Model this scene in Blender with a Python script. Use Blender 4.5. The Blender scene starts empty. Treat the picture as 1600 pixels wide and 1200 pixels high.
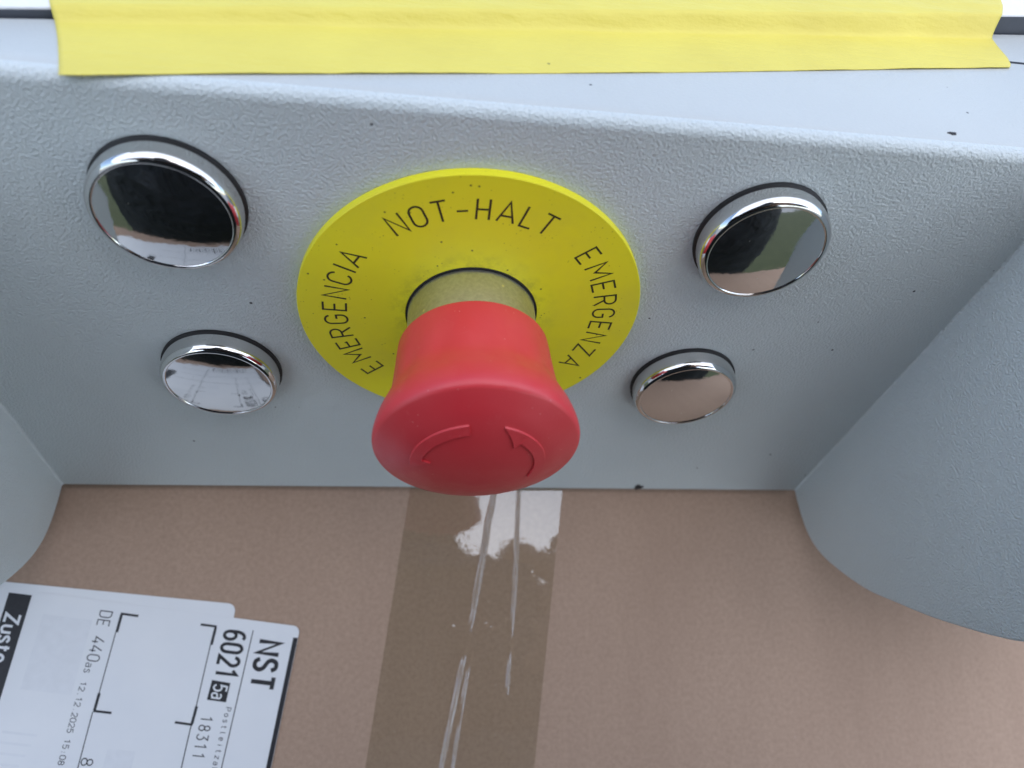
import bpy, bmesh, math, random
from mathutils import Vector, Matrix, noise as mnoise

random.seed(7)
scene = bpy.context.scene
COL = scene.collection
MM = 0.001

# ------------------------------------------------------------------ camera
cam_data = bpy.data.cameras.new("camera")
cam = bpy.data.objects.new("camera", cam_data)
COL.objects.link(cam)
CAM_R = Vector((0.98958483, -0.06200411, 0.1299129))
CAM_U = Vector((-0.0288209, 0.7988674, 0.6008163))
CAM_F = Vector((0.14103626, 0.5983029, -0.78876004))
CAM_P = Vector((-10.159, -86.593, 92.284)) * MM
m = Matrix((CAM_R, CAM_U, -CAM_F)).transposed().to_4x4()
m.translation = CAM_P
cam.matrix_world = m
cam_data.sensor_width = 36.0
cam_data.lens = 1098.09 / 1600 * 36.0
cam_data.clip_start = 0.004
cam_data.clip_end = 2000
cam_data.dof.use_dof = True
cam_data.dof.focus_distance = 0.124
cam_data.dof.aperture_fstop = 17.0
scene.camera = cam

# ------------------------------------------------------------------ sky, sun, exposure
SUN_EL, SUN_AZ = math.radians(62), math.radians(165)      # azimuth clockwise from +Y: high, behind the photographer
world = bpy.data.worlds.new("World")
scene.world = world
world.use_nodes = True
wn = world.node_tree
sky = wn.nodes.new("ShaderNodeTexSky")
sky.sky_type = 'NISHITA'
sky.sun_disc = False
sky.sun_elevation = SUN_EL
sky.sun_rotation = SUN_AZ
sky.air_density = 1.0
sky.dust_density = 1.0
sky.ozone_density = 1.0
wn.nodes["Background"].inputs[1].default_value = 0.15
wn.links.new(sky.outputs[0], wn.nodes["Background"].inputs[0])

sun_d = bpy.data.lights.new("sun", 'SUN')
sun_d.energy = 1.5
sun_d.angle = math.radians(130)
sun_d.color = (1.0, 0.985, 0.96)
sun = bpy.data.objects.new("sun", sun_d)
COL.objects.link(sun)
sd = Vector((math.cos(SUN_EL) * math.sin(SUN_AZ), math.cos(SUN_EL) * math.cos(SUN_AZ), math.sin(SUN_EL)))
sun.rotation_euler = sd.to_track_quat('Z', 'Y').to_euler()
sun.location = sd * 3

vs = scene.view_settings
vs.view_transform = 'Standard'
vs.look = 'None'
vs.gamma = 1.0
vs.use_curve_mapping = False
vs.exposure = 1.1

# ------------------------------------------------------------------ material helpers
def mat(name):
    mt = bpy.data.materials.new(name)
    mt.use_nodes = True
    nt = mt.node_tree
    return mt, nt, nt.nodes["Principled BSDF"]

def N(nt, typ, **kw):
    n = nt.nodes.new(typ)
    for k, v in kw.items():
        if k.startswith("i_"):
            key = k[2:]
            key = int(key) if key.isdigit() else key.replace("_", " ")
            n.inputs[key].default_value = v
        else:
            setattr(n, k, v)
    return n

def ramp(nt, src, stops):
    r = nt.nodes.new("ShaderNodeValToRGB")
    els = r.color_ramp.elements
    while len(els) > 1:
        els.remove(els[0])
    els[0].position, els[0].color = stops[0][0], (*stops[0][1], 1) if len(stops[0][1]) == 3 else stops[0][1]
    for pos, c in stops[1:]:
        e = els.new(pos)
        e.color = (*c, 1) if len(c) == 3 else c
    nt.links.new(src, r.inputs[0])
    return r.outputs[0]

def mixc(nt, fac, a, b, mode='MIX'):
    n = nt.nodes.new("ShaderNodeMix")
    n.data_type = 'RGBA'
    n.blend_type = mode
    for sock, v in ((n.inputs[0], fac), (n.inputs[6], a), (n.inputs[7], b)):
        if hasattr(v, "is_linked") or isinstance(v, bpy.types.NodeSocket):
            nt.links.new(v, sock)
        elif isinstance(v, (int, float)):
            sock.default_value = v
        else:
            sock.default_value = (*v, 1)
    return n.outputs[2]

def coords(nt):
    return nt.nodes.new("ShaderNodeTexCoord").outputs["Object"]

def noise(nt, co, scale, detail=3, rough=0.55, dist=0.0):
    n = N(nt, "ShaderNodeTexNoise", i_Scale=scale, i_Detail=detail, i_Roughness=rough, i_Distortion=dist)
    nt.links.new(co, n.inputs["Vector"])
    return n.outputs["Fac"]

def bump(nt, b, h, strength, dist, prev=None):
    n = N(nt, "ShaderNodeBump", i_Strength=strength, i_Distance=dist)
    nt.links.new(h, n.inputs["Height"])
    if prev is not None:
        nt.links.new(prev, n.inputs["Normal"])
    if b is not None:
        nt.links.new(n.outputs[0], b.inputs["Normal"])
    return n.outputs[0]

def specks(nt, co, scale, size, density):
    """irregular small specks of dirt: 0..1 mask"""
    v = N(nt, "ShaderNodeTexVoronoi", i_Scale=scale, i_Randomness=1.0)
    nt.links.new(co, v.inputs["Vector"])
    d = ramp(nt, v.outputs["Distance"], [(0.0, (1, 1, 1)), (size, (1, 1, 1)), (size * 1.5, (0, 0, 0))])
    sep = nt.nodes.new("ShaderNodeSeparateColor")
    nt.links.new(v.outputs["Color"], sep.inputs[0])
    k = ramp(nt, sep.outputs[0], [(0.0, (1, 1, 1)), (density, (1, 1, 1)), (density + 0.001, (0, 0, 0))])
    return mixc(nt, 1.0, d, k, 'MULTIPLY')

# powder coated steel
def powder(name, colour, bump_k=1.0):
    mt, nt, b = mat(name)
    co = coords(nt)
    big = noise(nt, co, 18, 4)
    c = mixc(nt, ramp(nt, big, [(0.35, (0, 0, 0)), (0.7, (1, 1, 1))]), colour, tuple(x * 0.93 for x in colour))
    dirt = specks(nt, co, 420, 0.09, 0.035)
    c = mixc(nt, dirt, c, (0.03, 0.03, 0.03))
    dirt2 = specks(nt, co, 120, 0.016, 0.04)
    c = mixc(nt, dirt2, c, (0.02, 0.02, 0.025))
    nt.links.new(c, b.inputs["Base Color"])
    b.inputs["Roughness"].default_value = 0.42
    b.inputs["Specular IOR Level"].default_value = 0.5
    g = noise(nt, co, 2100, 2.5, 0.55, 0.3)
    n1 = bump(nt, None, g, 0.85 * bump_k, 0.00040)
    g2 = noise(nt, co, 420, 2.0, 0.5, 0.3)
    bump(nt, b, g2, 0.12 * bump_k, 0.0005, n1)
    return mt

M = {}
M['powder'] = powder('light_grey_powder_coat', (0.58, 0.635, 0.635))
M['powder_top'] = powder('light_grey_powder_coat_plate', (0.51, 0.532, 0.515), 0.35)
M['cabinet'] = powder('white_powder_coat', (0.78, 0.79, 0.79), 0.3)

def plain(name, c, rough=0.5, metal=0.0, spec=0.5, grain=None, amt=0.0, gb=0.0):
    mt, nt, b = mat(name)
    b.inputs["Roughness"].default_value = rough
    b.inputs["Metallic"].default_value = metal
    b.inputs["Specular IOR Level"].default_value = spec
    if grain:
        co = coords(nt)
        g = noise(nt, co, grain, 4)
        nt.links.new(mixc(nt, ramp(nt, g, [(0.3, (0, 0, 0)), (0.7, (1, 1, 1))]), c, tuple(x * (1 - amt) for x in c)), b.inputs["Base Color"])
        if gb:
            bump(nt, b, g, 0.3, gb)
    else:
        b.inputs["Base Color"].default_value = (*c, 1)
    return mt

M['rubber'] = plain('black_rubber', (0.012, 0.012, 0.013), 0.6, grain=600, amt=0.4)
M['cavity'] = plain('dark_seal', (0.02, 0.022, 0.03), 0.7, grain=200, amt=0.4)
M['step_shade'] = plain('grey_blue_step_shade', (0.075, 0.085, 0.105), 0.6, grain=200, amt=0.3)  # dark tone stands in for shade on the cabinet's step face
M['ink'] = plain('black_print', (0.018, 0.018, 0.022), 0.55, grain=900, amt=0.35)
M['ink_pale'] = plain('pale_show_through_print', (0.752, 0.76, 0.775), 0.5, grain=500, amt=0.05)
M['paper_print'] = plain('white_letter', (0.78, 0.79, 0.80), 0.55, grain=400, amt=0.04)
M['chip'] = plain('bare_paint_chip', (0.022, 0.02, 0.022), 0.8, grain=900, amt=0.5)

# chrome
mt, nt, b = mat('polished_chrome')
co = coords(nt)
b.inputs["Metallic"].default_value = 1.0
d = specks(nt, co, 1500, 0.10, 0.035)
nt.links.new(mixc(nt, d, (0.66, 0.655, 0.64), (0.6, 0.6, 0.58)), b.inputs["Base Color"])
sm = noise(nt, co, 220, 4)
rr = ramp(nt, sm, [(0.35, (0.035,) * 3), (0.8, (0.09,) * 3)])
nt.links.new(mixc(nt, d, rr, (0.35, 0.35, 0.35)), b.inputs["Roughness"])
bump(nt, b, noise(nt, co, 260, 3), 0.035, 0.0006)
M['chrome'] = mt

# satin metal collar
mt, nt, b = mat('satin_nickel_collar')
co = coords(nt)
b.inputs["Metallic"].default_value = 1.0
g = noise(nt, co, 1500, 3)
c = mixc(nt, ramp(nt, g, [(0.3, (0, 0, 0)), (0.75, (1, 1, 1))]), (0.50, 0.50, 0.47), (0.64, 0.635, 0.60))
d = specks(nt, co, 700, 0.14, 0.06)
nt.links.new(mixc(nt, d, c, (0.85, 0.8, 0.55)), b.inputs["Base Color"])
b.inputs["Roughness"].default_value = 0.42
bump(nt, b, g, 0.35, 0.0001)
M['collar'] = mt

# yellow disc plastic
mt, nt, b = mat('yellow_disc_plastic')
co = coords(nt)
g = noise(nt, co, 40, 4)
c = mixc(nt, ramp(nt, g, [(0.35, (0, 0, 0)), (0.7, (1, 1, 1))]), (0.88, 0.81, 0.018), (0.84, 0.765, 0.02))
d = specks(nt, co, 800, 0.12, 0.055)
c = mixc(nt, d, c, (0.20, 0.18, 0.01))
d = specks(nt, co, 300, 0.045, 0.04)
c = mixc(nt, d, c, (0.05, 0.05, 0.01))
gm = ramp(nt, noise(nt, co, 130, 5, 0.7), [(0.50, (0, 0, 0)), (0.72, (1, 1, 1))])
d = mixc(nt, 1.0, specks(nt, co, 1700, 0.16, 0.30), gm, 'MULTIPLY')
c = mixc(nt, d, c, (0.22, 0.19, 0.02))
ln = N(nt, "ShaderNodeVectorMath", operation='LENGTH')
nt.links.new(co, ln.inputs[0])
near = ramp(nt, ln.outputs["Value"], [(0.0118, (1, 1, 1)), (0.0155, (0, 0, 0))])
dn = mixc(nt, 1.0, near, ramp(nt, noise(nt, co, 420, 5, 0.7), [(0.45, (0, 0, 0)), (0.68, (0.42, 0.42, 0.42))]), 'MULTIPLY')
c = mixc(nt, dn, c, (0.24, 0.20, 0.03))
sm = ramp(nt, noise(nt, co, 55, 6, 0.7), [(0.48, (0, 0, 0)), (0.75, (0.22, 0.22, 0.22))])
c = mixc(nt, sm, c, (0.55, 0.50, 0.10))
nt.links.new(c, b.inputs["Base Color"])
b.inputs["Roughness"].default_value = 0.5
g2 = noise(nt, co, 2600, 2)
bump(nt, b, g2, 0.25, 0.00006)
M['disc'] = mt
M['disc_ink'] = plain('olive_black_print', (0.035, 0.037, 0.012), 0.5, grain=1500, amt=0.4)

# red knob plastic
mt, nt, b = mat('red_knob_plastic')
co = coords(nt)
g = noise(nt, co, 90, 5)
c = mixc(nt, ramp(nt, g, [(0.35, (0, 0, 0)), (0.75, (1, 1, 1))]), (0.60, 0.036, 0.046), (0.62, 0.055, 0.062))
d = specks(nt, co, 1500, 0.12, 0.05)
c = mixc(nt, d, c, (0.68, 0.22, 0.20))
scf = ramp(nt, noise(nt, co, 380, 6, 0.75, 1.0), [(0.60, (0, 0, 0)), (0.78, (0.35, 0.35, 0.35))])
c = mixc(nt, scf, c, (0.66, 0.16, 0.15))
nt.links.new(c, b.inputs["Base Color"])
nt.links.new(ramp(nt, noise(nt, co, 160, 5, 0.7), [(0.35, (0.30,) * 3), (0.7, (0.46,) * 3)]), b.inputs["Roughness"])
b.inputs["Roughness"].default_value = 0.36
b.inputs["Specular IOR Level"].default_value = 0.5
g2 = noise(nt, co, 3200, 2)
bump(nt, b, g2, 0.3, 0.00006)
M['red'] = mt

# yellow adhesive tape
mt, nt, b = mat('yellow_adhesive_tape')
co = coords(nt)
g = noise(nt, co, 60, 4)
c = mixc(nt, ramp(nt, g, [(0.35, (0, 0, 0)), (0.7, (1, 1, 1))]), (0.72, 0.61, 0.105), (0.67, 0.56, 0.095))
d = specks(nt, co, 240, 0.05, 0.05)
c = mixc(nt, d, c, (0.30, 0.26, 0.05))
nt.links.new(c, b.inputs["Base Color"])
b.inputs["Roughness"].default_value = 0.5
mp = N(nt, "ShaderNodeMapping")
mp.inputs["Scale"].default_value = (0.35, 1.6, 1.0)
mp.inputs["Rotation"].default_value = (0, 0, -0.18)
nt.links.new(co, mp.inputs["Vector"])
n1 = bump(nt, None, noise(nt, co, 1400, 2), 0.35, 0.00015)
bump(nt, b, noise(nt, mp.outputs[0], 520, 4, 0.6), 0.45, 0.0004, n1)
M['ytape'] = mt

# cardboard
mt, nt, b = mat('brown_cardboard')
co = coords(nt)
mp = N(nt, "ShaderNodeMapping")
mp.inputs["Scale"].default_value = (1.0, 0.45, 1.0)
nt.links.new(co, mp.inputs["Vector"])
g = noise(nt, mp.outputs[0], 26, 5, 0.6)
fib = noise(nt, co, 950, 4, 0.7)
c = mixc(nt, ramp(nt, g, [(0.3, (0, 0, 0)), (0.75, (1, 1, 1))]), (0.45, 0.312, 0.226), (0.385, 0.262, 0.188))
c = mixc(nt, ramp(nt, fib, [(0.35, (0.0,) * 3), (0.75, (0.6,) * 3)]), c, (0.275, 0.180, 0.125))
fl = specks(nt, co, 420, 0.09, 0.05)
c = mixc(nt, fl, c, (0.42, 0.30, 0.23))
fl = specks(nt, co, 300, 0.06, 0.03)
c = mixc(nt, fl, c, (0.13, 0.085, 0.065))
nt.links.new(c, b.inputs["Base Color"])
b.inputs["Roughness"].default_value = 0.72
b.inputs["Specular IOR Level"].default_value = 0.3
n1 = bump(nt, None, fib, 0.25, 0.0001)
wv = N(nt, "ShaderNodeTexWave", i_Scale=42.0, i_Distortion=1.2, i_Detail=2.0)
nt.links.new(co, wv.inputs["Vector"])
n2 = bump(nt, None, wv.outputs["Fac"], 0.10, 0.0005, n1)
bump(nt, b, noise(nt, co, 32, 4), 0.25, 0.0015, n2)
# scuffs: long pale rubs along the board
mp2 = N(nt, "ShaderNodeMapping")
mp2.inputs["Scale"].default_value = (1.0, 0.25, 1.0)
mp2.inputs["Rotation"].default_value = (0, 0, 0.35)
nt.links.new(co, mp2.inputs["Vector"])
sc = ramp(nt, noise(nt, mp2.outputs[0], 240, 4, 0.6), [(0.58, (0, 0, 0)), (0.80, (0.16, 0.16, 0.16))])
c = mixc(nt, sc, c, (0.50, 0.355, 0.255))
nt.links.new(c, b.inputs["Base Color"])
M['card'] = mt

# label paper
mt, nt, b = mat('white_label_paper')
co = coords(nt)
g = noise(nt, co, 70, 5)
c = mixc(nt, ramp(nt, g, [(0.35, (0, 0, 0)), (0.75, (1, 1, 1))]), (0.78, 0.785, 0.79), (0.74, 0.75, 0.765))
nt.links.new(c, b.inputs["Base Color"])
b.inputs["Roughness"].default_value = 0.45
bump(nt, b, noise(nt, co, 60, 3), 0.15, 0.0005)
M['paper'] = mt

# clear packing tape: tinted transparent film with a glossy face
mt = bpy.data.materials.new('clear_packing_tape')
mt.use_nodes = True
nt = mt.node_tree
nt.nodes.remove(nt.nodes["Principled BSDF"])
out = nt.nodes["Material Output"]
tr = N(nt, "ShaderNodeBsdfTransparent")
tr.inputs[0].default_value = (0.925, 0.93, 0.885, 1)
gl = N(nt, "ShaderNodeBsdfGlossy")
gl.inputs["Roughness"].default_value = 0.03
gl.inputs["Color"].default_value = (0.80, 0.90, 1.0, 1)
fr = N(nt, "ShaderNodeFresnel")
geo = N(nt, "ShaderNodeNewGeometry")
ior = N(nt, "ShaderNodeMix")                       # a thin film reflects alike from both sides
ior.inputs[2].default_value = 1.9
ior.inputs[3].default_value = 1 / 1.9
nt.links.new(geo.outputs["Backfacing"], ior.inputs[0])
nt.links.new(ior.outputs[0], fr.inputs["IOR"])
mx = N(nt, "ShaderNodeMixShader")
nt.links.new(fr.outputs[0], mx.inputs[0])
nt.links.new(tr.outputs[0], mx.inputs[1])
nt.links.new(gl.outputs[0], mx.inputs[2])
nt.links.new(mx.outputs[0], out.inputs[0])
co = coords(nt)
bn = bump(nt, None, noise(nt, co, 160, 3), 0.06, 0.0006)
nt.links.new(bn, gl.inputs["Normal"])
M['ptape'] = mt

# ------------------------------------------------------------------ mesh helpers
def link(name, me, material, parent=None, smooth=False):
    o = bpy.data.objects.new(name, me)
    COL.objects.link(o)
    if material is not None:
        me.materials.append(material)
    if smooth:
        for p in me.polygons:
            p.use_smooth = True
    if parent is not None:
        o.parent = parent
    return o

def empty(name, loc=(0, 0, 0), rot=(0, 0, 0)):
    o = bpy.data.objects.new(name, None)
    COL.objects.link(o)
    o.location = loc
    o.rotation_euler = rot
    o.empty_display_size = 0.01
    return o

def tag(o, label, cat, group=None):
    o["label"] = label
    o["category"] = cat
    if group:
        o["group"] = group
    return o

def from_bm(name, bm, material, parent=None, smooth=False, autosmooth=None):
    me = bpy.data.meshes.new(name)
    bmesh.ops.recalc_face_normals(bm, faces=bm.faces[:])
    bm.to_mesh(me)
    bm.free()
    o = link(name, me, material, parent, smooth or autosmooth is not None)
    if autosmooth is not None:
        me.set_sharp_from_angle(angle=math.radians(autosmooth))
    return o

def prism(name, pts, axis, a, b, material, parent=None, bevel=0.0, seg=2):
    """polygon extruded along an axis; pts in mm in the two other axes (cyclic order kept)"""
    bm = bmesh.new()
    def v(p, h):
        if axis == 'X': return Vector((h, p[0], p[1])) * MM
        if axis == 'Y': return Vector((p[0], h, p[1])) * MM
        return Vector((p[0], p[1], h)) * MM
    lo = [bm.verts.new(v(p, a)) for p in pts]
    hi = [bm.verts.new(v(p, b)) for p in pts]
    bm.faces.new(lo)
    bm.faces.new(hi[::-1])
    n = len(pts)
    for i in range(n):
        j = (i + 1) % n
        bm.faces.new((lo[j], lo[i], hi[i], hi[j]))
    bmesh.ops.recalc_face_normals(bm, faces=bm.faces[:])
    if bevel:
        es = [e for e in bm.edges if len(e.link_faces) == 2 and e.calc_face_angle() > math.radians(35)]
        bmesh.ops.bevel(bm, geom=es, offset=bevel * MM, segments=seg, profile=0.5, affect='EDGES')
    return from_bm(name, bm, material, parent, autosmooth=32)

def box(name, x0, x1, y0, y1, z0, z1, material, parent=None, bevel=0.0, seg=2):
    return prism(name, [(x0, y0), (x1, y0), (x1, y1), (x0, y1)], 'Z', z0, z1, material, parent, bevel, seg)

def lathe(name, prof, material, parent=None, seg=128, angle=28, smooth_all=False):
    """profile [(distance out from the panel, radius)] in mm turned about the -Y axis"""
    bm = bmesh.new()
    rings = []
    for y, r in prof:
        if r < 1e-6:
            rings.append([bm.verts.new((0, -y * MM, 0))])
        else:
            rings.append([bm.verts.new((r * MM * math.cos(2 * math.pi * k / seg), -y * MM, r * MM * math.sin(2 * math.pi * k / seg))) for k in range(seg)])
    for a, b in zip(rings, rings[1:]):
        for k in range(seg):
            j = (k + 1) % seg
            if len(a) == 1 and len(b) == 1:
                continue
            if len(a) == 1:
                bm.faces.new((a[0], b[k], b[j]))
            elif len(b) == 1:
                bm.faces.new((a[k], b[0], a[j]))
            else:
                bm.faces.new((a[k], b[k], b[j], a[j]))
    return from_bm(name, bm, material, parent, autosmooth=180 if smooth_all else angle)

def catmull(pts, n=6):
    out = []
    P = [pts[0]] + list(pts) + [pts[-1]]
    for i in range(1, len(P) - 2):
        for k in range(n):
            t = k / n
            q = []
            for c in range(len(P[0])):
                p0, p1, p2, p3 = P[i - 1][c], P[i][c], P[i + 1][c], P[i + 2][c]
                q.append(0.5 * (2 * p1 + (p2 - p0) * t + (2 * p0 - 5 * p1 + 4 * p2 - p3) * t * t + (3 * p1 - p0 - 3 * p2 + p3) * t ** 3))
            out.append(tuple(q))
    out.append(tuple(pts[-1]))
    return out

# ------------------------------------------------------------------ ground and what the place stands on
GZ = -800.0

def ground_material():
    mt, nt, b = mat('lawn_and_paving')
    co = coords(nt)
    sep = nt.nodes.new("ShaderNodeSeparateXYZ")
    nt.links.new(co, sep.inputs[0])
    g = noise(nt, co, 14, 8, 0.75)
    grass = mixc(nt, ramp(nt, g, [(0.3, (0, 0, 0)), (0.7, (1, 1, 1))]), (0.026, 0.036, 0.011), (0.05, 0.06, 0.022))
    pave = mixc(nt, noise(nt, co, 60, 4), (0.20, 0.20, 0.20), (0.32, 0.32, 0.315))
    edge = N(nt, "ShaderNodeMath", operation='LESS_THAN', i_1=-1.95)
    nt.links.new(sep.outputs[1], edge.inputs[0])
    nt.links.new(mixc(nt, edge.outputs[0], grass, pave), b.inputs["Base Color"])
    b.inputs["Roughness"].default_value = 0.9
    return mt

bm = bmesh.new()
bmesh.ops.create_grid(bm, x_segments=1, y_segments=1, size=300)
gr = from_bm("ground", bm, ground_material())
gr.location.z = GZ * MM
gr["kind"] = "structure"

# ------------------------------------------------------------------ control housing
XL, XR, ZB, ZT = -90.78, 93.80, -66.27, 39.33
housing = empty("control_housing", (0, 0, GZ * MM))
tag(housing, "light grey powder-coated steel control housing with two side wings around the red stop button", "control housing")
H0 = Matrix.Translation((0, 0, -GZ * MM))
def hang(o):
    o.matrix_parent_inverse = H0          # parts are modelled in world millimetres
    return o

R = 1.9
prof = [(0.35, ZB), (0.0, ZB + 0.4)]
for k in range(9):
    a = math.pi * k / 16
    prof.append((R - R * math.cos(a), ZT - R + R * math.sin(a)))
prof += [(R, ZT - 1.6), (1.6, ZT - R - 1), (1.6, ZB)]
hang(prism("front_panel", prof, 'X', XL - 1.2, XR + 1.2, M['powder'], housing))

seam_a = lambda x: 11.83 + 0.17132 * (x + 65.42)
seam_b = lambda x: 13.30 + 0.18286 * (x + 65.92)
TX0, TX1 = -104.0, 150.0
hang(prism("top_plate", [(TX0, R), (TX1, R), (TX1, seam_a(TX1)), (TX0, max(R + 1, seam_a(TX0)))], 'Z', ZT - 1.6, ZT, M['powder_top'], housing, 0.25))

wing = [(0.6, ZB + 0.2), (-4, -66.9), (-10.5, -67.1), (-16.6, -65.6), (-23.4, -61.2), (-32.7, -52.4), (-39.1, -43.9), (-44.6, -36.2), (-49.1, -29.0), (-52.8, -22.6), (-55.8, -16.0), (-56.6, -8.0), (-54.0, 1.5), (-47.5, 11.5), (-38, 21), (-27, 30), (-16, 36.5), (-6, ZT - 0.3)]
wing_c = catmull(wing, 5) + [(0.6, ZT)]
for x0, x1 in ((XL - 70, XL), (XR, XR + 70)):
    hang(prism("side_wing", wing_c, 'X', x0, x1, M['powder'], housing, 0.45, 3))  # outward depth is unseen, added to keep side light off the carton
# soft inner corners where wing and panel are folded together
for xs, s in ((XL, 1), (XR, -1)):
    r = 0.5
    pts = [(xs - 0.3 * s, 0.3)] + [(xs + s * (r - r * math.cos(t)), -(r - r * math.sin(t))) for t in [math.pi / 2 * k / 8 for k in range(9)]]
    hang(prism("corner_fillet", pts, 'Z', ZB + 0.35, ZT - 2.2, M['powder'], housing))
# paint chips
def blob(name, cx, cy, rx, ry, plane, h, parent, seed):
    rnd = random.Random(seed)
    pts = []
    for k in range(14):
        t = 2 * math.pi * k / 14
        q = rnd.uniform(0.65, 1.15)
        pts.append((cx + rx * q * math.cos(t), cy + ry * q * math.sin(t)))
    return prism(name, pts, plane, h[0], h[1], M['chip'], parent)
hang(blob("paint_chip", 70.4, 4.0, 0.85, 0.42, 'Z', (ZT - 0.1, ZT + 0.09), housing, 1))
hang(blob("paint_chip", 49.4, ZB + 1.3, 1.2, 1.4, 'Y', (-0.09, 0.1), housing, 2))
hang(box("edge_joint", 92.6, TX1 - 0.5, 28.6, 29.25, ZT - 0.4, ZT + 0.05, M['cavity'], housing))
# shelf and column that carry the housing and the carton
hang(box("column", -40, 40, 75, 115, GZ, 30, M['powder'], housing, 2))
hang(box("column_bracket", -36, 36, 2.2, 74.5, 8, 30, M['powder'], housing, 1))

# ------------------------------------------------------------------ white cabinet behind
cabinet = empty("cabinet", (0, 0.2, GZ * MM))
tag(cabinet, "white cabinet top behind the dark seam at the photo's upper edge", "cabinet")
CX0, CX1 = -240.0, 330.0
STEP = lambda x: 1.2 + 2.2 * max(0.0, min(1.3, (x + 66) / 171))
seam_c = lambda x: seam_a(x) + 0.55
inv_c = Matrix.Translation((0, -0.2, -GZ * MM))
bm = bmesh.new()
xc = [CX0, -66, 20, 105, 156.5, CX1]
rows = []
for x in xc:
    y0 = seam_c(x)
    rows.append([bm.verts.new(Vector(q) * MM) for q in ((x, y0, ZT - 9), (x, y0, ZT + STEP(x) - 0.3), (x, y0 + 0.09, ZT + STEP(x) - 0.09), (x, y0 + 0.3, ZT + STEP(x)), (x, 300, ZT + STEP(x)), (x, 300, ZT - 9))])
for A, B in zip(rows, rows[1:]):
    for i in range(6):
        j = (i + 1) % 6
        bm.faces.new((A[i], B[i], B[j], A[j]))
bm.faces.new(rows[0])
bm.faces.new(rows[-1][::-1])
o = from_bm("cabinet_top", bm, M['cabinet'], cabinet, autosmooth=35)
o.matrix_parent_inverse = inv_c
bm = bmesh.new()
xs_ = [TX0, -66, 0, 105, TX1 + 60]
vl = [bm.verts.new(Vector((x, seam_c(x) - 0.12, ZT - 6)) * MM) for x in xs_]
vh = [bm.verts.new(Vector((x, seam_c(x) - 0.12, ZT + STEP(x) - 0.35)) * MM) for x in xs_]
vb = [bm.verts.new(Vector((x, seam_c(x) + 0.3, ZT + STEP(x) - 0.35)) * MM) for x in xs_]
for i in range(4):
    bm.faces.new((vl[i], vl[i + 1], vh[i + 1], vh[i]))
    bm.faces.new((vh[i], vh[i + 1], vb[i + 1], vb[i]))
o = from_bm("step_shade_strip", bm, M['step_shade'], cabinet)  # added strip: the shade in the step is put into its colour
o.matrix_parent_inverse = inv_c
for x in (CX0 + 15, CX1 - 15):
    o = box("support_leg", x - 12, x + 12, 150, 174, GZ, ZT - 9.1, M['cabinet'], cabinet, 1.5)
    o.matrix_parent_inverse = inv_c

# ------------------------------------------------------------------ yellow adhesive tape
right = [(92.4, 26.5), (93.6, 28.3), (94.0, 31.5), (94.3, 34.5), (94.9, 38.2), (96.6, 41.5), (98.6, 46), (102, 56), (108, 74)]
left = [(-54.43, -0.75), (-55.3, 2.2), (-57.15, 7.88), (-58.8, 12.2), (-60.9, 17.64), (-63.4, 24), (-65.5, 29.5), (-69, 40), (-75, 58)]
front_mid = lambda s: 0.9 * math.sin(math.pi * s) * (-0.35) + 0.10 * math.sin(9 * s)
NT_, NS_ = 96, 220
rows_l, rows_r = catmull(left, 12), catmull(right, 12)
bm = bmesh.new()
grid = []
for j in range(NT_ + 1):
    a, b_ = rows_l[j], rows_r[j]
    row = []
    for i in range(NS_ + 1):
        s = i / NS_
        x = a[0] + (b_[0] - a[0]) * s
        y = a[1] + (b_[1] - a[1]) * s + front_mid(s) * max(0, 1 - j / 20)
        ys = seam_c(x)
        w = 2.2 + 0.7 * s                                  # the tape bridges the step in a soft ramp
        t = (y - (ys - w * 0.95)) / (w * 1.1)
        t = max(0.0, min(1.0, t))
        z = ZT + 0.16 + (STEP(x) + 0.04) * (t * t * (3 - 2 * t))
        z += 0.10 * math.exp(-((y - ys - 1.2 * w) / (0.6 * w)) ** 2) * s
        z += 0.16 * mnoise.noise(Vector((x * 0.05, y * 0.35, 3.0))) + 0.05 * mnoise.noise(Vector((x * 0.3, y * 0.6, 8.0)))
        z += 0.16 * max(0, 1 - j / 5) * (0.55 + 0.45 * math.sin(s * 8.0))     # the front edge lifts a little
        row.append(bm.verts.new(Vector((x, y, max(z, ZT + 0.14, ZT + STEP(x) + 0.14 if y > ys - 0.2 else 0))) * MM))
    grid.append(row)
for j in range(NT_):
    for i in range(NS_):
        bm.faces.new((grid[j][i], grid[j][i + 1], grid[j + 1][i + 1], grid[j + 1][i]))
yt = from_bm("adhesive_tape", bm, M['ytape'], None, smooth=True)
so = yt.modifiers.new("thickness", 'SOLIDIFY')
so.thickness = 0.00012
so.offset = -1
tag(yt, "wide yellow adhesive tape strip stuck along the top edge, creased near its torn right end", "tape")

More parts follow.
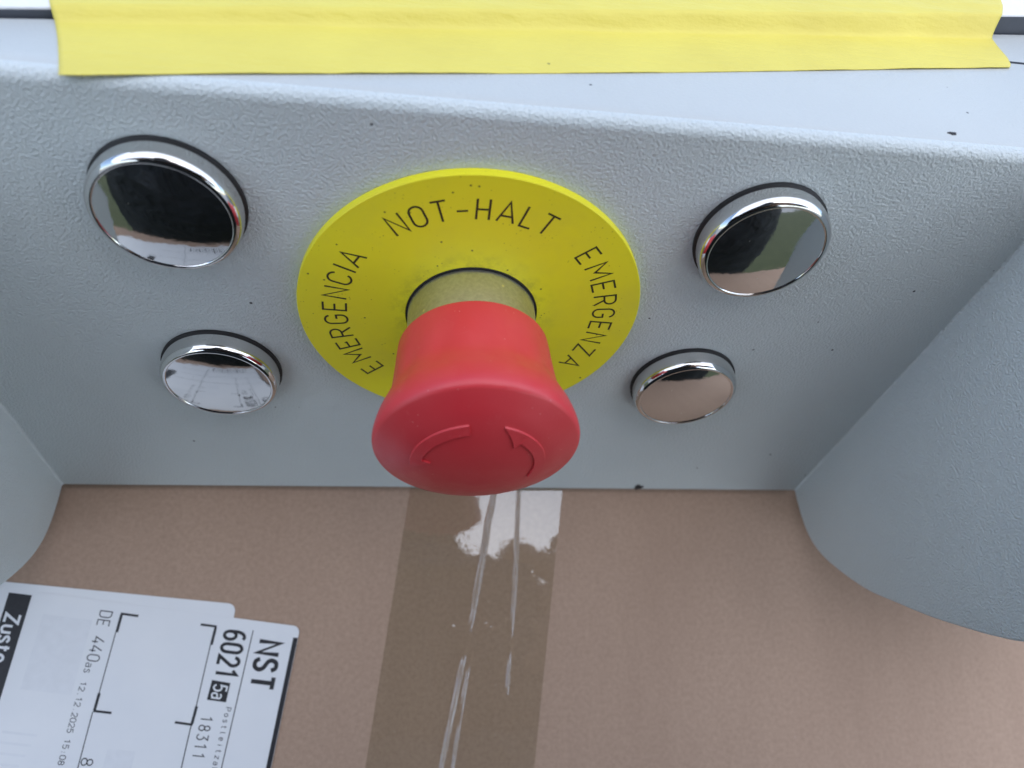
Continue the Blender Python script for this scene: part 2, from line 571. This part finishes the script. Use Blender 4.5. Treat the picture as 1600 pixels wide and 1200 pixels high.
# ------------------------------------------------------------------ emergency stop
stop = empty("emergency_stop_button", (0, 0, 0))
tag(stop, "red mushroom emergency stop button with metal collar on a round yellow disc", "emergency stop")
TH = 1.645
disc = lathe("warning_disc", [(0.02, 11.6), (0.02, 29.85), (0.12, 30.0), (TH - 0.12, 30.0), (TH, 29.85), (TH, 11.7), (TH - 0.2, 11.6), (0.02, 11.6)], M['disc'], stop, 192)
lathe("collar_seal", [(0.3, 11.55), (TH + 0.06, 11.55), (TH + 0.06, 11.2), (0.3, 11.2)], M['rubber'], stop, 128).location.z = 0.00025
lathe("collar", [(0.5, 11.25), (9.6, 11.25), (10.0, 10.9), (13, 10.9)], M['collar'], stop, 128)
knob_p = [(10.8, 10.95), (9.95, 11.6), (9.85, 12.35), (10.25, 12.75), (11.4, 12.88), (14.0, 13.08), (18.0, 13.42), (20.3, 13.78), (22.3, 14.5), (24.3, 15.3), (26.3, 15.86), (27.7, 16.08), (28.55, 16.02), (29.05, 15.72), (29.4, 15.2), (30.2, 13.65), (31.2, 11.5), (32.2, 8.5), (32.9, 5.0), (33.15, 2.5), (33.2, 0.0)]
knob = lathe("knob", catmull(knob_p[:-1], 5) + [knob_p[-1]], M['red'], stop, 160, smooth_all=True)
knob.location.x = 0.0001
for v in knob.data.vertices:                       # faint vertical grip flats round the neck
    yy = -v.co.y / MM
    if 12.5 < yy < 25:
        k = 1 - 0.010 * math.sin(math.pi * (yy - 12.5) / 12.5) * (0.5 - 0.5 * math.cos(14 * math.atan2(v.co.z, v.co.x))) ** 2
        v.co.x *= k
        v.co.z *= k
face_prof = [(29.5, 14.98), (30.2, 13.65), (31.2, 11.5), (32.2, 8.5), (32.9, 5.0), (33.2, 0.0)]
def face_y(r):
    for (y0, r0), (y1, r1) in zip(face_prof, face_prof[1:]):
        if r1 <= r <= r0:
            return y0 + (y1 - y0) * (r0 - r) / (r0 - r1)
    return 29.6

def arrow(a0, a1, hl):
    """raised curved arrow on the knob's face, its head (one inner barb) at angle a1; degrees clockwise from the top"""
    bm = bmesh.new()
    n = 48
    RI, RO = 8.55, 10.35
    rings = []
    sgn = 1 if a1 > a0 else -1
    angs = [a0 + (a1 - sgn * hl - a0) * k / 30 for k in range(31)] + [a1 - sgn * hl + sgn * 0.02] + [a1 - sgn * hl * (1 - k / 16) for k in range(1, 17)]
    for k, a in enumerate(angs):
        da = abs(a1 - a)
        ri = RI if k <= 30 else 7.2 + (RO - 0.25 - 7.2) * (1 - da / hl)
        t = math.radians(a)
        ring = []
        w = RO - ri
        ins = min(0.10, w * 0.4)
        for q, lift in ((ri, -0.12), (ri + ins, 0.32), (RO - ins, 0.32), (RO, -0.12)):
            y = face_y(q) + lift
            ring.append(bm.verts.new(Vector((q * math.sin(t), -y, q * math.cos(t))) * MM))
        rings.append(ring)
    for A, B in zip(rings, rings[1:]):
        for i in range(3):
            bm.faces.new((A[i], A[i + 1], B[i + 1], B[i]))
    bm.faces.new(rings[0])
    bm.faces.new(rings[-1][::-1])
    return from_bm("raised_arrow", bm, M['red'], knob, autosmooth=35)
arrow(-12, -98, 17)
arrow(111, 17, 24)

# ---- stroke lettering for the disc
def arc(cx, cy, rx, ry, a0, a1, n=10):
    return [(cx + rx * math.cos(math.radians(a0 + (a1 - a0) * k / n)), cy + ry * math.sin(math.radians(a0 + (a1 - a0) * k / n))) for k in range(n + 1)]
W = 0.56
GL = {
    'N': (0.58, [[(0, 0), (0, 1), (0.58, 0), (0.58, 1)]]),
    'O': (0.56, [arc(0.28, 0.72, 0.28, 0.28, 0, 180) + arc(0.28, 0.28, 0.28, 0.28, 180, 360) + [(0.56, 0.72)]]),
    'T': (0.60, [[(0, 1), (0.60, 1)], [(0.30, 0.96), (0.30, 0)]]),
    '-': (0.44, [[(0, 0.42), (0.44, 0.42)]]),
    'H': (0.50, [[(0, 0), (0, 1)], [(0.50, 0), (0.50, 1)], [(0.04, 0.5), (0.46, 0.5)]]),
    'A': (0.68, [[(0, 0), (0.34, 1), (0.68, 0)], [(0.13, 0.3), (0.55, 0.3)]]),
    'L': (0.46, [[(0, 1), (0, 0), (0.46, 0)]]),
    'E': (0.48, [[(0.48, 1), (0, 1), (0, 0), (0.48, 0)], [(0.04, 0.5), (0.40, 0.5)]]),
    'M': (0.74, [[(0, 0), (0, 1), (0.37, 0.35), (0.74, 1), (0.74, 0)]]),
    'R': (0.54, [[(0, 0), (0, 1), (0.28, 1)] + arc(0.28, 0.74, 0.26, 0.26, 90, -90)[1:] + [(0.04, 0.48)], [(0.28, 0.45), (0.54, 0)]]),
    'G': (0.54, [arc(0.27, 0.73, 0.27, 0.27, 15, 180) + arc(0.27, 0.27, 0.27, 0.27, 180, 360) + [(0.54, 0.48), (0.30, 0.48)]]),
    'C': (0.54, [arc(0.27, 0.73, 0.27, 0.27, 10, 180) + arc(0.27, 0.27, 0.27, 0.27, 180, 350)]),
    'I': (0.0, [[(0, 0), (0, 1)]]),
    'Z': (0.54, [[(0, 1), (0.54, 1), (0, 0), (0.54, 0)]]),
}
def ribbon(bm, pts, w, to3, lift):
    n = len(pts)
    L, Rr = [], []
    for i in range(n):
        p = Vector(pts[i])
        d0 = (p - Vector(pts[i - 1])).normalized() if i > 0 else None
        d1 = (Vector(pts[i + 1]) - p).normalized() if i < n - 1 else None
        if d0 is None: d0 = d1
        if d1 is None: d1 = d0
        n0, n1 = Vector((-d0.y, d0.x)), Vector((-d1.y, d1.x))
        mN = (n0 + n1)
        if mN.length < 1e-4: mN = n0
        mN.normalize()
        k = min(1.0 / max(0.25, mN.dot(n0)), 2.2)
        L.append(bm.verts.new(to3(p + mN * w / 2 * k, lift)))
        Rr.append(bm.verts.new(to3(p - mN * w / 2 * k, lift)))
    for i in range(n - 1):
        bm.faces.new((L[i], L[i + 1], Rr[i + 1], Rr[i]))

RB, LH = 21.8, 3.9          # base radius and height of the letters
def letter(ch, ang, parent):
    w, strokes = GL[ch]
    bm = bmesh.new()
    t0 = math.radians(ang)
    def to3(p, lift):
        u = (p.x - w / 2) * LH
        v = RB + p.y * LH
        return Vector((v * math.sin(t0) + u * math.cos(t0), -(TH + 0.012 + lift), v * math.cos(t0) - u * math.sin(t0))) * MM
    for k, s in enumerate(strokes):
        ribbon(bm, s, 0.36 / LH, to3, 0.004 * k)
    return from_bm("printed_letter", bm, M['disc_ink'], parent)
for word, angs in (
        ("NOT-HALT", (-33.5, -24.8, -16.3, -8.2, -0.5, 8.6, 17.2, 25.0)),
        ("EMERGENZA", (48.9, 58.9, 68.2, 76.6, 84.7, 92.8, 101.1, 110.3, 120.4)),
        ("EMERGENCIA", (-131.3, -121.0, -112.0, -104.3, -95.7, -87.6, -79.4, -71.0, -64.9, -58.3))):
    for ch, a in zip(word, angs):
        letter(ch, a, disc)

# ------------------------------------------------------------------ four chrome plugs
def make_plug(x, z):
    t = empty("blanking_plug", (x * MM, 0, z * MM))
    lathe("gasket", [(0.0, 10.85), (0.6, 10.9), (0.8, 10.6), (0.8, 9.0)], M['rubber'], t, 112)
    sag = 0.62
    prof = [(0.75, 10.4), (0.85, 10.6), (2.7, 10.62)]
    for k in range(1, 9):
        a = math.pi / 2 * k / 8
        prof.append((2.75 + 1.6 * math.sin(a), 9.42 + 1.2 * math.cos(a)))
    prof += [(4.28, 9.32), (4.18, 9.25)]
    lathe("bezel", prof, M['chrome'], t, 144, angle=50)
    dome = []
    for k in range(17):
        r = 9.28 * (1 - k / 16)
        dome.append((4.16 + sag * (1 - (r / 9.28) ** 2), r))
    lathe("domed_face", dome, M['chrome'], t, 144, angle=60)
    return t
G = "chrome plugs on the grey panel"
for x, z, lab in ((-46.0, 20.5, "domed chrome plug at the panel's upper left, mirroring the label at its lower rim"),
                  (-46.0, -19.2, "domed chrome plug at the lower left, mirroring the white shipping label across its face"),
                  (45.9, 20.5, "domed chrome plug at the upper right of the grey panel, half dark half brown"),
                  (45.9, -19.2, "domed chrome plug at the lower right, mirroring mostly plain brown cardboard")):
    tag(make_plug(x, z), lab, "plug", G)

# ------------------------------------------------------------------ carton
TILT = math.radians(22)
carton = empty("cardboard_carton", (0, 0.00037, -69 * MM), (TILT, 0, 0))
tag(carton, "brown cardboard carton with clear packing tape and white shipping label below the panel", "carton")
CD, CHH = -139.0, 150.0
box("carton_body", -165, 205, CD, 22, -CHH, 0.0, M['card'], carton, 1.2, 3)
# the shelf the carton lies on
sh = box("load_shelf", -170, 210, CD - 4, 60, -CHH - 6.3, -CHH - 0.3, M['powder'], housing, 1.0)
sh.matrix_parent_inverse = H0 @ (Matrix.Translation((0, 0, -68 * MM)) @ Matrix.Rotation(TILT, 4, 'X'))

# clear packing tape with creases
W1 = [(13.2, 6), (11.2, -4.5), (10.47, -7.62), (8.9, -17), (6.5, -30.07), (2.6, -48), (-0.76, -63.86), (-4.5, -84)]
W1b = [(7.4, -33), (4.6, -47), (1.9, -64), (-1.2, -84), (-2.2, -95)]
W2 = [(18.6, 8), (18.32, 0.06), (17.46, -17.95), (15.13, -44.67), (14.6, -51)]
def line_dist(P, pts):
    best = (1e9, 0, 0)
    for i in range(len(pts) - 1):
        a, b_ = Vector(pts[i]), Vector(pts[i + 1])
        d = b_ - a
        t = max(0, min(1, (P - a).dot(d) / d.length_squared))
        q = a + d * t
        dist = (P - q).length
        if dist < best[0]:
            side = d.x * (P.y - q.y) - d.y * (P.x - q.x)
            best = (dist, i + t, 1 if side > 0 else -1)
    return best
BUB = [(1.5, -33.2, 0.16, 0.7, 0.28), (3.4, -33.4, 0.14, 0.5, 0.25), (9.6, -32.6, 0.15, 0.5, 0.3), (11.0, -33.6, 0.14, 0.45, 0.3), (10.2, -27.5, 0.10, 0.3, 0.3), (5.0, -28.6, 0.08, 0.25, 0.25), (-3.5, -27.0, 0.06, 0.3, 0.3), (14.3, -31.5, 0.08, 0.6, 0.5), (21.5, -20.5, 0.07, 0.35, 0.3), (-8.0, -45.0, 0.07, 0.4, 0.3), (9.0, -56.0, 0.08, 0.35, 0.35), (18.0, -60.0, 0.06, 0.5, 0.3)]
bm = bmesh.new()
PL0, PR0, pdir = Vector((-9.94 + 2.6, 19.5)), Vector((29.85 + 2.5, 19.5)), Vector((-0.1305, -0.9914))
NL, NWd = 340, 270
LEN = (19.5 - CD) / 0.9914 - 0.2
grid = []
for j in range(NL + 1):
    row = []
    for i in range(NWd + 1):
        P = PL0.lerp(PR0, i / NWd) + pdir * (LEN * j / NL)
        z = 0.10 + 0.03 * mnoise.noise(Vector((P.x * 0.12, P.y * 0.05, 1)))
        for pts, h, w in ((W1, 0.58, 0.42), (W1b, 0.42, 0.30), (W2, 0.46, 0.30)):
            dd, k, sd_ = line_dist(P, pts)
            fade = min(1, k / 1.2) * min(1, (len(pts) - 1 - k) / 0.8)
            hh = h * fade * (0.75 + 0.75 * mnoise.noise(Vector((P.y * 0.16, 5, h))))
            ww = w * (1 + 0.5 * mnoise.noise(Vector((P.y * 0.1, 9, h)))) * (0.7 if sd_ > 0 else 1.2)
            z += max(0, hh) * math.exp(-(dd / ww) ** 2)
        for bx_, by_, bh_, bl_, bw_ in BUB:
            ex_, ey_ = (P.x - bx_) / bl_, (P.y - by_) / bw_
            if abs(ex_) < 3 and abs(ey_) < 3:
                z += bh_ * math.exp(-ex_ * ex_ - ey_ * ey_)
        row.append(bm.verts.new(Vector((P.x, P.y, z)) * MM))
    grid.append(row)
for j in range(NL):
    for i in range(NWd):
        bm.faces.new((grid[j][i], grid[j + 1][i], grid[j + 1][i + 1], grid[j][i + 1]))
pt = from_bm("packing_tape", bm, M['ptape'], carton, smooth=True)
if pt.data.polygons[0].normal.z < 0:
    pt.data.flip_normals()
pt["label"] = "clear glossy packing tape strip with long creases"

# ---- labels
def rounded(x0, x1, y0, y1, r, n=6):
    pts = []
    for cx, cy, a0 in ((x1 - r, y1 - r, 0), (x0 + r, y1 - r, 90), (x0 + r, y0 + r, 180), (x1 - r, y0 + r, 270)):
        for k in range(n + 1):
            a = math.radians(a0 + 90 * k / n)
            pts.append((cx + r * math.cos(a), cy + r * math.sin(a)))
    return pts
def rotpts(pts, o, ang):
    c, s = math.cos(ang), math.sin(ang)
    return [(o[0] + c * x - s * y, o[1] + s * x + c * y) for x, y in pts]
ANG_A = math.atan2(-26.67 + 21.14, -51.4 + 101.57)
ANG_B = math.atan2(-32.02 + 23.54, -35.71 + 93.84)
labA = prism("under_label", rotpts(rounded(-82, 0.6, -98, 0, 1.8), (-50.4, -26.75), ANG_A), 'Z', 0.06, 0.16, M['paper'], carton)
OB = (-94.3, -23.45)
labB = prism("shipping_label", rotpts(rounded(0, 60.2, -98, 0, 1.6), OB, ANG_B), 'Z', 0.17, 0.27, M['paper'], carton)
ZL = 0.285

cB, sB = math.cos(ANG_B), math.sin(ANG_B)
EX, EY = Vector((cB, sB)), Vector((sB, -cB))       # EX: across the label to the right, EY: reading direction
def sheet(name, pts, z, material, parent):
    bm = bmesh.new()
    vsx = [bm.verts.new(Vector((p[0], p[1], z)) * MM) for p in pts]
    bm.faces.new(vsx)
    o = from_bm(name, bm, material, parent)
    return o
def stroke(pts, w, name="printed_line", z=ZL, material=None, parent=None):
    bm = bmesh.new()
    ribbon(bm, pts, w, lambda p, lift: Vector((p.x, p.y, z)) * MM, 0)
    return from_bm(name, bm, material or M['ink'], parent or labB)

def cm(*p):
    return catmull(list(p), 5)
GL.update({
    'D': (0.54, [[(0, 0), (0, 1), (0.26, 1)] + arc(0.26, 0.72, 0.28, 0.28, 90, 0)[1:] + arc(0.26, 0.28, 0.28, 0.28, 0, -90) + [(0, 0)]]),
    'P': (0.52, [[(0, 0), (0, 1), (0.26, 1)] + arc(0.26, 0.73, 0.26, 0.27, 90, -90)[1:] + [(0.03, 0.46)]]),
    'S': (0.54, [cm((0.52, 0.80), (0.42, 0.96), (0.27, 1), (0.10, 0.95), (0.02, 0.76), (0.10, 0.60), (0.27, 0.51), (0.44, 0.41), (0.53, 0.24), (0.44, 0.05), (0.27, 0), (0.11, 0.04), (0, 0.20))]),
    '0': (0.52, [arc(0.26, 0.72, 0.26, 0.28, 0, 180) + arc(0.26, 0.28, 0.26, 0.28, 180, 360) + [(0.52, 0.72)]]),
    '1': (0.40, [[(0.0, 0.80), (0.24, 1), (0.24, 0)]]),
    '2': (0.54, [arc(0.27, 0.73, 0.27, 0.27, 170, -25) + [(0, 0), (0.54, 0)]]),
    '3': (0.52, [[(0.02, 1), (0.5, 1), (0.24, 0.60)] + arc(0.24, 0.30, 0.28, 0.30, 85, -150)]),
    '4': (0.56, [[(0.36, 1), (0, 0.26), (0.56, 0.26)], [(0.42, 0.50), (0.42, 0)]]),
    '5': (0.52, [[(0.48, 1), (0.07, 1), (0.03, 0.54)] + arc(0.25, 0.31, 0.27, 0.31, 120, -150)]),
    '6': (0.52, [cm((0.46, 0.95), (0.30, 1.0), (0.10, 0.90), (0.0, 0.66), (0.0, 0.30)) + arc(0.26, 0.29, 0.26, 0.29, 180, 360)[1:] + arc(0.26, 0.29, 0.26, 0.29, 0, 150)[1:]]),
    '8': (0.54, [arc(0.27, 0.755, 0.23, 0.245, -90, 270), arc(0.27, 0.255, 0.27, 0.255, 90, 450)]),
    '.': (0.08, [[(0.0, 0.05), (0.10, 0.05)]]),
    ':': (0.08, [[(0.0, 0.10), (0.10, 0.10)], [(0.0, 0.55), (0.10, 0.55)]]),
    'a': (0.44, [cm((0.03, 0.62), (0.12, 0.70), (0.24, 0.72), (0.38, 0.66), (0.42, 0.50)) + [(0.42, 0.0)], [(0.40, 0.42)] + cm((0.22, 0.42), (0.05, 0.36), (0.0, 0.20), (0.06, 0.04), (0.2, 0.0), (0.34, 0.06), (0.40, 0.14))]),
    's': (0.40, [cm((0.38, 0.60), (0.28, 0.71), (0.14, 0.71), (0.03, 0.60), (0.08, 0.45), (0.22, 0.38), (0.36, 0.28), (0.38, 0.13), (0.27, 0.01), (0.12, 0.01), (0.0, 0.12))]),
    'o': (0.44, [arc(0.22, 0.36, 0.22, 0.36, 90, 450, 20)]),
    't': (0.34, [[(0.12, 0.95), (0.12, 0.16), (0.2, 0.0), (0.34, 0.0)], [(0.0, 0.70), (0.32, 0.70)]]),
    'l': (0.16, [[(0.0, 1.0), (0.0, 0.12), (0.14, 0.0)]]),
    'e': (0.44, [[(0.02, 0.38), (0.43, 0.38)] + arc(0.22, 0.36, 0.22, 0.36, 8, 320, 16)]),
    'i': (0.0, [[(0, 0.70), (0, 0.0)], [(0, 0.88), (0, 0.98)]]),
    'z': (0.42, [[(0.0, 0.70), (0.42, 0.70), (0.0, 0.0), (0.42, 0.0)]]),
    'h': (0.42, [[(0, 1), (0, 0)], [(0.02, 0.48)] + cm((0.08, 0.64), (0.22, 0.71), (0.37, 0.65), (0.42, 0.48)) + [(0.42, 0)]]),
    'u': (0.42, [[(0, 0.70)] + cm((0, 0.24), (0.06, 0.05), (0.2, 0.0), (0.34, 0.05), (0.42, 0.2)), [(0.42, 0.70), (0.42, 0.0)]]),
    ' ': (0.30, []),
})
def text(body, p0, p1, height, weight, material=None, z=ZL, parent=None, spacing=0.22, name="printed_text", mono=None):
    """stroke lettering from baseline start p0 to baseline end p1 (mm on the carton's top); heights and weights in mm"""
    d = Vector(p1) - Vector(p0)
    ln = d.length
    d.normalize()
    up = Vector((-d.y, d.x))
    x = 0.0
    place = []
    for ch in body:
        w = GL[ch][0]
        if mono:
            place.append((ch, x + (mono - w) / 2))
            x += mono + spacing
        else:
            place.append((ch, x))
            x += w + spacing
    sx = ln / (x - spacing)
    bm = bmesh.new()
    for ch, x0 in place:
        for k, st in enumerate(GL[ch][1]):
            pts = [((x0 + px) * sx, py * height) for px, py in st]
            def to3(p, lift):
                q = Vector(p0) + d * p.x + up * p.y
                return Vector((q.x, q.y, z + lift)) * MM
            ribbon(bm, pts, weight, to3, 0.003 * k)
    return from_bm(name, bm, material or M['ink'], parent or labB)

# black rule along the right edge
def lb(u, v):
    return (OB[0] + EX.x * u + EY.x * v, OB[1] + EX.y * u + EY.y * v)
sheet("printed_bar", [lb(59.1, 2.6), lb(60.15, 2.6), lb(60.15, 96.3), lb(59.1, 96.3)], ZL, M['ink'], labB)
text("NST", (-43.8, -35.2), (-45.2, -45.2), 4.9, 0.95, spacing=0.30)
text("6021", (-51.7, -32.7), (-53.1, -42.4), 4.6, 0.72, spacing=0.30)
sheet("printed_box", [(-53.65, -43.43), (-49.55, -44.2), (-50.15, -48.3), (-54.4, -47.6)], ZL, M['ink'], labB)
text("5a", (-53.0, -44.35), (-53.5, -47.2), 2.9, 0.36, M['paper_print'], ZL + 0.015)
text("Postleitzahl", (-50.05, -49.4), (-52.1, -63.6), 1.15, 0.15, spacing=0.45, mono=0.44)
text("18311", (-55.2, -51.0), (-56.35, -59.5), 2.45, 0.24, spacing=0.42, mono=0.5)
stroke([(-45.46, -32.78), (-49.83, -61.73), (-54.6, -92.5)], 0.22)
# frame brackets either side of the square code field
stroke([(-57.37, -31.25), (-53.75, -31.8)], 0.5)
stroke([(-53.95, -31.95), (-54.55, -35.8)], 0.62)
stroke([(-54.75, -35.8), (-56.55, -48.9)], 0.22)
stroke([(-56.45, -48.9), (-57.1, -52.6)], 0.62)
stroke([(-60.8, -52.1), (-56.95, -52.75)], 0.5)
stroke([(-57.25, -52.9), (-58.4, -61.4), (-62.8, -91.5)], 0.22)
stroke([(-71.3, -29.15), (-75.2, -28.55)], 0.5)
stroke([(-75.0, -28.8), (-75.55, -32.6)], 0.62)
stroke([(-75.75, -32.6), (-77.6, -45.5)], 0.22)
stroke([(-77.55, -45.5), (-78.1, -49.1)], 0.62)
stroke([(-74.45, -49.7), (-78.3, -49.15)], 0.5)
stroke([(-78.4, -49.3), (-79.9, -60.4), (-84.2, -88.5)], 0.22)
text("DE 440", (-79.6, -27.8), (-81.2, -38.5), 2.6, 0.24, mono=0.54)
text("as", (-81.15, -39.0), (-81.45, -41.0), 1.55, 0.17)
text("12.12.2025 15:08", (-81.75, -43.0), (-84.1, -59.7), 1.2, 0.16, mono=0.5)
text("8", (-79.3, -58.6), (-79.5, -60.0), 2.4, 0.24)

for v in (45.0, 62.0, 78.0):
    stroke([lb(1.5, v), lb(58.0, v)], 0.3)
stroke([lb(20, 62.0), lb(20, 95.0)], 0.3)
for k, w_ in enumerate((0.9, 0.4, 0.6, 1.1, 0.4, 0.9, 0.5, 0.4, 1.2, 0.5, 0.7, 0.4)):
    stroke([lb(24 + k * 2.4, 81.0), lb(24 + k * 2.4, 94.0)], w_, "printed_bar")
# faint print showing through from the back
def lpatch(u0, u1, v0, v1):
    sheet("show_through", [lb(u0, v0), lb(u1, v0), lb(u1, v1), lb(u0, v1)], ZL - 0.007, M['ink_pale'], labB)
lpatch(24.6, 30.6, 30.2, 38.6)
lpatch(3.2, 14.0, 4.5, 20.5)
for k in range(5):
    lpatch(2.2, 9.5 - 0.6 * k, 29.0 + 2.1 * k, 29.5 + 2.1 * k)
# under label carries a black band with white lettering
BD = Vector((-0.139, -0.990))
def bd(u, v):
    return (-99.75 + 0.990 * u + BD.x * v, -23.55 - 0.139 * u + BD.y * v)
sheet("printed_band", [bd(0, 0), bd(5.0, 0), bd(5.0, 60), bd(0, 60)], 0.175, M['ink'], labA)
text("Zuste", bd(0.85, 4.5), bd(0.85, 14.6), 3.0, 0.55, M['paper_print'], 0.19, labA)

# ------------------------------------------------------------------ the photographer, mirrored in the chrome and the tape
mt, nt, b = mat('dark_coat_cloth')
co = coords(nt)
fo = noise(nt, co, 22, 6, 0.6, 1.5)
nt.links.new(ramp(nt, fo, [(0.35, (0.008, 0.009, 0.011)), (0.62, (0.022, 0.023, 0.026)), (0.75, (0.06, 0.06, 0.065))]), b.inputs["Base Color"])
b.inputs["Roughness"].default_value = 0.75
bump(nt, b, fo, 1.0, 0.03)
M['coat'] = mt
M['trousers'] = plain('dark_trouser_cloth', (0.016, 0.018, 0.024), 0.9, grain=300, amt=0.4)
M['skin'] = plain('skin', (0.42, 0.24, 0.17), 0.5, grain=200, amt=0.12)
M['hair'] = plain('dark_hair', (0.02, 0.014, 0.01), 0.6, grain=400, amt=0.4)
M['phone'] = plain('black_phone_glass', (0.015, 0.015, 0.017), 0.2, grain=50, amt=0.2)

def skin_mesh(name, verts, edges, radii, material, parent, root=0, sub=2):
    me = bpy.data.meshes.new(name)
    me.from_pydata(verts, edges, [])
    o = link(name, me, material, parent)
    sk = o.modifiers.new("skin", 'SKIN')
    sk.use_smooth_shade = True
    for i, r in enumerate(radii):
        me.skin_vertices[0].data[i].radius = (r, r) if not isinstance(r, tuple) else r
        me.skin_vertices[0].data[i].use_root = (i == root)
    su = o.modifiers.new("subdivision", 'SUBSURF')
    su.levels = su.render_levels = sub
    return o

PX, PY = -0.08, -0.40
person = empty("person", (PX, PY, GZ * MM))
tag(person, "person in dark coat and trousers bending over a phone, mirrored in the chrome plugs", "person")
inv = Matrix.Translation((-PX, -PY, -GZ * MM))
# body in one continuous mesh: pelvis, spine, head, both legs and arms
V = [(-.02, -.35, -.08), (-.01, -.35, .14), (0.0, -.33, .37), (-.01, -.33, .47), (-.03, -.31, .53), (-.03, -.27, .60),   # 0-5 spine, neck, head
     (-.15, -.35, -.20), (-.16, -.34, -.45), (-.16, -.37, -.74), (-.16, -.26, -.77),                                     # 6-9 left leg
     (.12, -.35, -.20), (.13, -.34, -.45), (.13, -.37, -.74), (.13, -.26, -.77),                                         # 10-13 right leg
     (-.22, -.36, .42), (-.29, -.29, .20), (-.17, -.155, .120),                                                          # 14-16 left arm
     (.18, -.36, .42), (.26, -.25, .14), (.120, -.140, .088)]                                                             # 17-19 right arm
E = [(0, 1), (1, 2), (2, 3), (3, 4), (4, 5), (0, 6), (6, 7), (7, 8), (8, 9), (0, 10), (10, 11), (11, 12), (12, 13),
     (3, 14), (14, 15), (15, 16), (3, 17), (17, 18), (18, 19)]
RD = [(.27, .14), (.22, .13), (.18, .12), (.10, .09), (.055, .055), (.085, .10), .14, .11, .065, .05, .14, .11, .065, .05, .07, .05, .034, .085, .07, .045]
body = skin_mesh("body", V, E, RD, M['coat'], person)
body.matrix_parent_inverse = inv
# hood of hair over the head
bm = bmesh.new()
bmesh.ops.create_icosphere(bm, subdivisions=3, radius=0.112)
for v in bm.verts:
    v.co = Vector((v.co.x * 0.82, v.co.y * 0.95, v.co.z * 1.05)) * (1 + 0.05 * mnoise.noise(v.co * 30))
bmesh.ops.delete(bm, geom=[v for v in bm.verts if v.co.z < -0.02 and v.co.y > -0.02], context='VERTS')
hr = from_bm("hair", bm, M['hair'], person, smooth=True)
hr.matrix_parent_inverse = inv @ Matrix.Translation((-.03, -.275, .625))
# hands: palm, four fingers and a thumb, closed on the phone's ends
def hand(sx, wrist, name):
    wv = Vector(wrist)
    towards = (Vector((-0.02 + sx * 0.07, -0.105, 0.098)) - wv)
    d = towards.normalized()
    side = d.cross(CAM_F).normalized()
    Vh, Eh, Rh = [tuple(wv), tuple(wv + d * 0.03), tuple(wv + d * 0.055)], [(0, 1), (1, 2)], [.026, (.030, .022), (.030, .018)]
    for k, off in enumerate((-0.027, -0.009, 0.009, 0.027)):
        ln = (0.030, 0.036, 0.034, 0.026)[k]
        b0 = wv + d * 0.062 + side * off
        i = len(Vh)
        Vh += [tuple(b0), tuple(b0 + d * ln * 0.6 - CAM_F * 0.010), tuple(b0 + d * ln - CAM_F * 0.002 + Vector((-sx * 0.010, 0, 0)))]
        Eh += [(2, i), (i, i + 1), (i + 1, i + 2)]
        Rh += [.009, .0085, .0075]
    t0 = wv + d * 0.030 - side * 0.030
    i = len(Vh)
    Vh += [tuple(t0), tuple(t0 + d * 0.025 - side * 0.012), tuple(t0 + d * 0.045 - side * 0.006)]
    Eh += [(1, i), (i, i + 1), (i + 1, i + 2)]
    Rh += [.012, .010, .0085]
    h = skin_mesh(name, Vh, Eh, Rh, M['skin'], person, 0, 1)
    h.matrix_parent_inverse = inv
hand(-1, V[16], "hand")
hand(1, V[19], "hand")

phone = empty("smartphone", CAM_P - CAM_F * 0.0075)
tag(phone, "black smartphone in the photographer's hands, mirrored in the packing tape", "smartphone")
pm = Matrix((CAM_R, CAM_U, -CAM_F)).transposed().to_4x4()
ph = box("phone_body", -92, 72, -72, 8, -4, 4, M['phone'], phone, 3.0, 4)
ph.matrix_parent_inverse = pm
